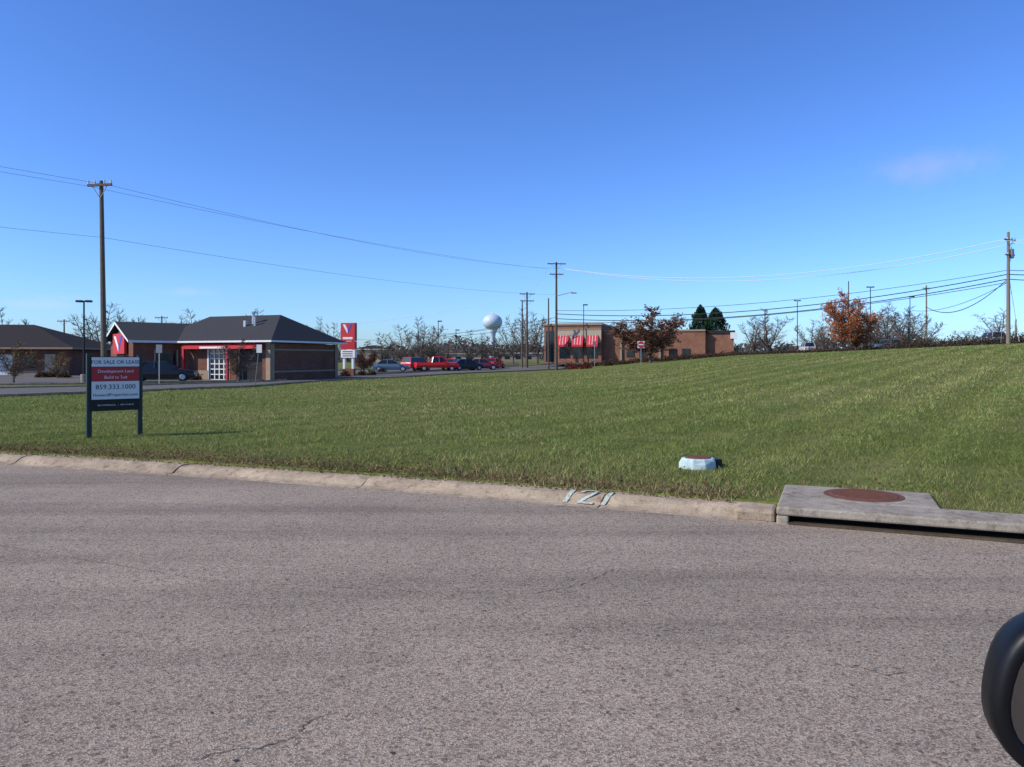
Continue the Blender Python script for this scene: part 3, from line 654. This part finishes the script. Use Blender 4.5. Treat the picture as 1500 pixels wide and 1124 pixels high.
# ---------------------------------------------------------------- grass blades
n=560000; rg=np.random.default_rng(5)
y=np.exp(rg.uniform(math.log(5.5),math.log(75),n)); x=rg.uniform(-.8,.8,n)*y
by=back_y(x); dk=(y-by)*.92
u=750+F*x/y
edge=.07*np.sin(x*2.3)+.05*np.sin(x*5.9+1)+.04*np.sin(x*13.1)
keep=(dk>-.12+edge)
st=np.interp(u,[a for a,_ in SN],[b for _,b in SN]); keep&=(y<st-.3)|((u>840))
lx=(x-2.72)*T.x+(y-7.8)*T.y; ly=(x-2.72)*Nn.x+(y-7.8)*Nn.y
keep&=~((lx>-.02)&(lx<1.6)&(ly<1.50))&~((lx>-.45)&(lx<3.75)&(ly<.56))
keep&=((x-mx)**2+(y-my)**2)>.28**2
def n2(a,b,s,o): return np.sin(a*s+o+1.7*np.sin(b*s*.8+o))*np.sin(b*s*1.1+1.3*o+1.4*np.sin(a*s*.7))
pat=.5*n2(x,y,2.3,1)+.3*n2(x,y,6.1,2)+.35*n2(x,y,.6,3)+.3*n2(x,y,13,4)
keep&=rg.random(n)<.75+.35*pat
keep&=rg.random(n)<np.clip(.4+dk*1.2,0,1)
x,y,dk,pat=x[keep],y[keep],dk[keep],pat[keep]; n=len(x)
z=np.maximum(H(x,y),.1)*(y<20)+H(x,y)*(y>=20)-.005
sc=np.clip(y/9,.8,6); hgt=rg.uniform(.03,.075,n)*(1+.5*pat)*np.clip(.9+y*.006,1,1.4); wid=.0042*sc**.9
ang=rg.random(n)*6.283; lean=rg.uniform(.2,1.2,n)*hgt; la=rg.random(n)*6.283
b0=np.stack([x-np.cos(ang)*wid,y-np.sin(ang)*wid,z],1); b1=np.stack([x+np.cos(ang)*wid,y+np.sin(ang)*wid,z],1)
tp=np.stack([x+np.cos(la)*lean,y+np.sin(la)*lean,z+hgt],1)
V=np.stack([b0,b1,tp],1).reshape(-1,3)
gr=np.array([(.20,.25,.065),(.25,.285,.08),(.15,.2,.05),(.285,.305,.10)])[rg.integers(0,4,n)]
straw=np.array([(.45,.36,.19),(.36,.27,.15)])[rg.integers(0,2,n)]; brown=np.array([(.2,.13,.07)])
big=n2(x,y,.22,5)
ps=np.clip(.13+.7*np.exp(-np.clip(dk,0,9)/.7)+.2*big+.14*pat,0.02,.9); iss=rg.random(n)<ps; isb=iss&(rg.random(n)<.35)
col=np.where(iss[:,None],straw,gr); col=np.where(isb[:,None],brown,col)*rg.uniform(.55,1.35,(n,1))*(1+.17*pat+.12*big)[:,None]
sa=math.radians(52); q=(-np.sin(sa)*x+np.cos(sa)*y); stripe=np.tanh(2*np.sin(q*2*math.pi/1.7+.5*np.sin(x*.3))); wgt=np.clip((x+1)/6,0,1)
col=col*(1+.14*stripe*wgt)[:,None]
link(bpy.data.objects.new('grass',rawmesh('grass',V,3,np.repeat(col,3,0),'blade')))
n=15000; x=rg.uniform(-9,6,n); dd=rg.exponential(.5,n)-.15; yk=back_y(x)+dd; z=np.where(dd<0,.122,np.maximum(H(x,yk),.11)+rg.uniform(.0,.05,n)); lx=(x-2.72)*T.x+(yk-7.8)*T.y; ly=(x-2.72)*Nn.x+(yk-7.8)*Nn.y
kk=~((lx>-.45)&(lx<3.75)&(ly<1.52)); kk&=(dd>0)|(rg.random(n)<.3); x,yk,z=x[kk],yk[kk],z[kk]; n=len(x)
V,C=quads(np.stack([x,yk,z],1),rg.uniform(.008,.022,n),np.array([(.2,.12,.06),(.28,.19,.1),(.1,.06,.035)])[rg.integers(0,3,n)],rg)
link(bpy.data.objects.new('fallen_leaves',rawmesh('fallen_leaves',V,4,C,'leaf')))
# ---------------------------------------------------------------- car side mirror
M['plastic']=plain('black_mirror_plastic',(.005,.005,.006),.45,.1,20,0,.25)
m,nt,bs=newmat('mirror_glass'); bs.inputs['Base Color'].default_value=(.22,.22,.22,1); bs.inputs['Metallic'].default_value=1; bs.inputs['Roughness'].default_value=.06
M['mglass']=m
mr=empty('car_side_mirror',(.638,.80,1.326),0); mr.rotation_euler=(0,math.radians(12),math.radians(-14))
def sup(a,b_,y,n=40,e=2.5):
    o=[]
    for i in range(n):
        t=2*math.pi*i/n; c,s=math.cos(t),math.sin(t); o.append((a*abs(c)**(2/e)*(1 if c>0 else -1),y,b_*abs(s)**(2/e)*(1 if s>0 else -1)*(1-.12*(c>0)*c)))
    return o
b=MB('housing',parent=mr); A_,B_=.118,.099
b.rings([sup(A_*.84,B_*.81,.014),sup(A_*.85,B_*.83,-.008),sup(A_*.9,B_*.89,-.014),sup(A_*.985,B_*.985,-.008),sup(A_,B_,.004),sup(A_*.99,B_*.99,.03),sup(A_*.9,B_*.88,.06),sup(A_*.65,B_*.6,.085),sup(A_*.2,B_*.2,.095)],'plastic',False); b.done(smooth=True,fix=True)
b=MB('glass',parent=mr); b.poly(sup(A_*.85,B_*.82,.006),'mglass'); b.done(fix=False)
b=MB('arm',parent=mr); b.rings([[(x_,.04+.03*math.cos(t*.785),-.05+.02*math.sin(t*.785)) for t in range(8)] for x_ in (.08,.15,.24)],'plastic'); b.done(smooth=True)
# ---------------------------------------------------------------- light, world, camera
sv=Vector((-.94,-.34,0)).normalized(); e=math.radians(36); sdir=Vector((sv.x*math.cos(e),sv.y*math.cos(e),math.sin(e)))
l=bpy.data.lights.new('sun','SUN'); l.energy=4.9; l.angle=math.radians(.5); l.color=(1,.94,.84)
lo_=bpy.data.objects.new('sun',l); lo_.rotation_euler=(-sdir).to_track_quat('-Z','Y').to_euler(); link(lo_)
w=bpy.data.worlds.new("World"); scene.world=w; w.use_nodes=True; nt=w.node_tree; bg=nt.nodes['Background']
sk=N(nt,'ShaderNodeTexSky'); sk.sky_type='NISHITA'; sk.sun_disc=False; sk.sun_elevation=e; sk.sun_rotation=math.atan2(sv.x,sv.y)
sk.air_density=1.0; sk.dust_density=.6; sk.ozone_density=1.6; sk.altitude=300
tc=N(nt,'ShaderNodeTexCoord').outputs['Generated']
def cloud(u,v,ru,rv,amt,col,last,seed):
    d=Vector(((u-750)/F,1,(525-v)/F)).normalized()
    s=N(nt,'ShaderNodeVectorMath',operation='SUBTRACT'); nt.links.new(tc,s.inputs[0]); s.inputs[1].default_value=d
    mu=N(nt,'ShaderNodeVectorMath',operation='MULTIPLY'); nt.links.new(s.outputs[0],mu.inputs[0]); mu.inputs[1].default_value=(F/ru,F/ru*.4,F/rv)
    ln=N(nt,'ShaderNodeVectorMath',operation='LENGTH'); nt.links.new(mu.outputs[0],ln.inputs[0])
    nz_=noise(nt,tc,seed,6,.6)
    ad=N(nt,'ShaderNodeMath',operation='MULTIPLY_ADD'); nt.links.new(nz_,ad.inputs[0]); ad.inputs[1].default_value=1.6; nt.links.new(ln.outputs[1],ad.inputs[2])
    mr_=N(nt,'ShaderNodeMapRange'); nt.links.new(ad.outputs[0],mr_.inputs[0]); mr_.interpolation_type='SMOOTHSTEP'
    mr_.inputs[1].default_value=.75; mr_.inputs[2].default_value=1.85; mr_.inputs[3].default_value=amt; mr_.inputs[4].default_value=0
    return mixc(nt,mr_.outputs[0],last,col)
c=mixc(nt,1.0,sk.outputs[0],(.84,1.17,1.76),'MULTIPLY')
gm=N(nt,'ShaderNodeGamma'); gm.inputs[1].default_value=1.18; nt.links.new(c,gm.inputs[0]); c=gm.outputs[0]
c=cloud(1352,247,85,28,.36,(6.5,7.3,9.0),c,28)
c=cloud(275,428,40,9,.2,(9,10,11),c,33)
c=cloud(50,446,60,8,.25,(9,10,11),c,30)
c=cloud(90,436,40,6,.15,(9,10,11),c,35)
nt.links.new(c,bg.inputs[0]); bg.inputs[1].default_value=.078
cd=bpy.data.cameras.new('camera'); cam=bpy.data.objects.new('camera',cd); cam.location=(0,0,CH); cam.rotation_euler=(math.pi/2,0,0); link(cam)
cd.sensor_width=36; cd.lens=36*F/1500; cd.shift_y=-(562-525)/1500.0; cd.clip_start=.05; cd.clip_end=8000
scene.camera=cam
scene.view_settings.view_transform='Standard'; scene.view_settings.look='None'; scene.view_settings.exposure=0
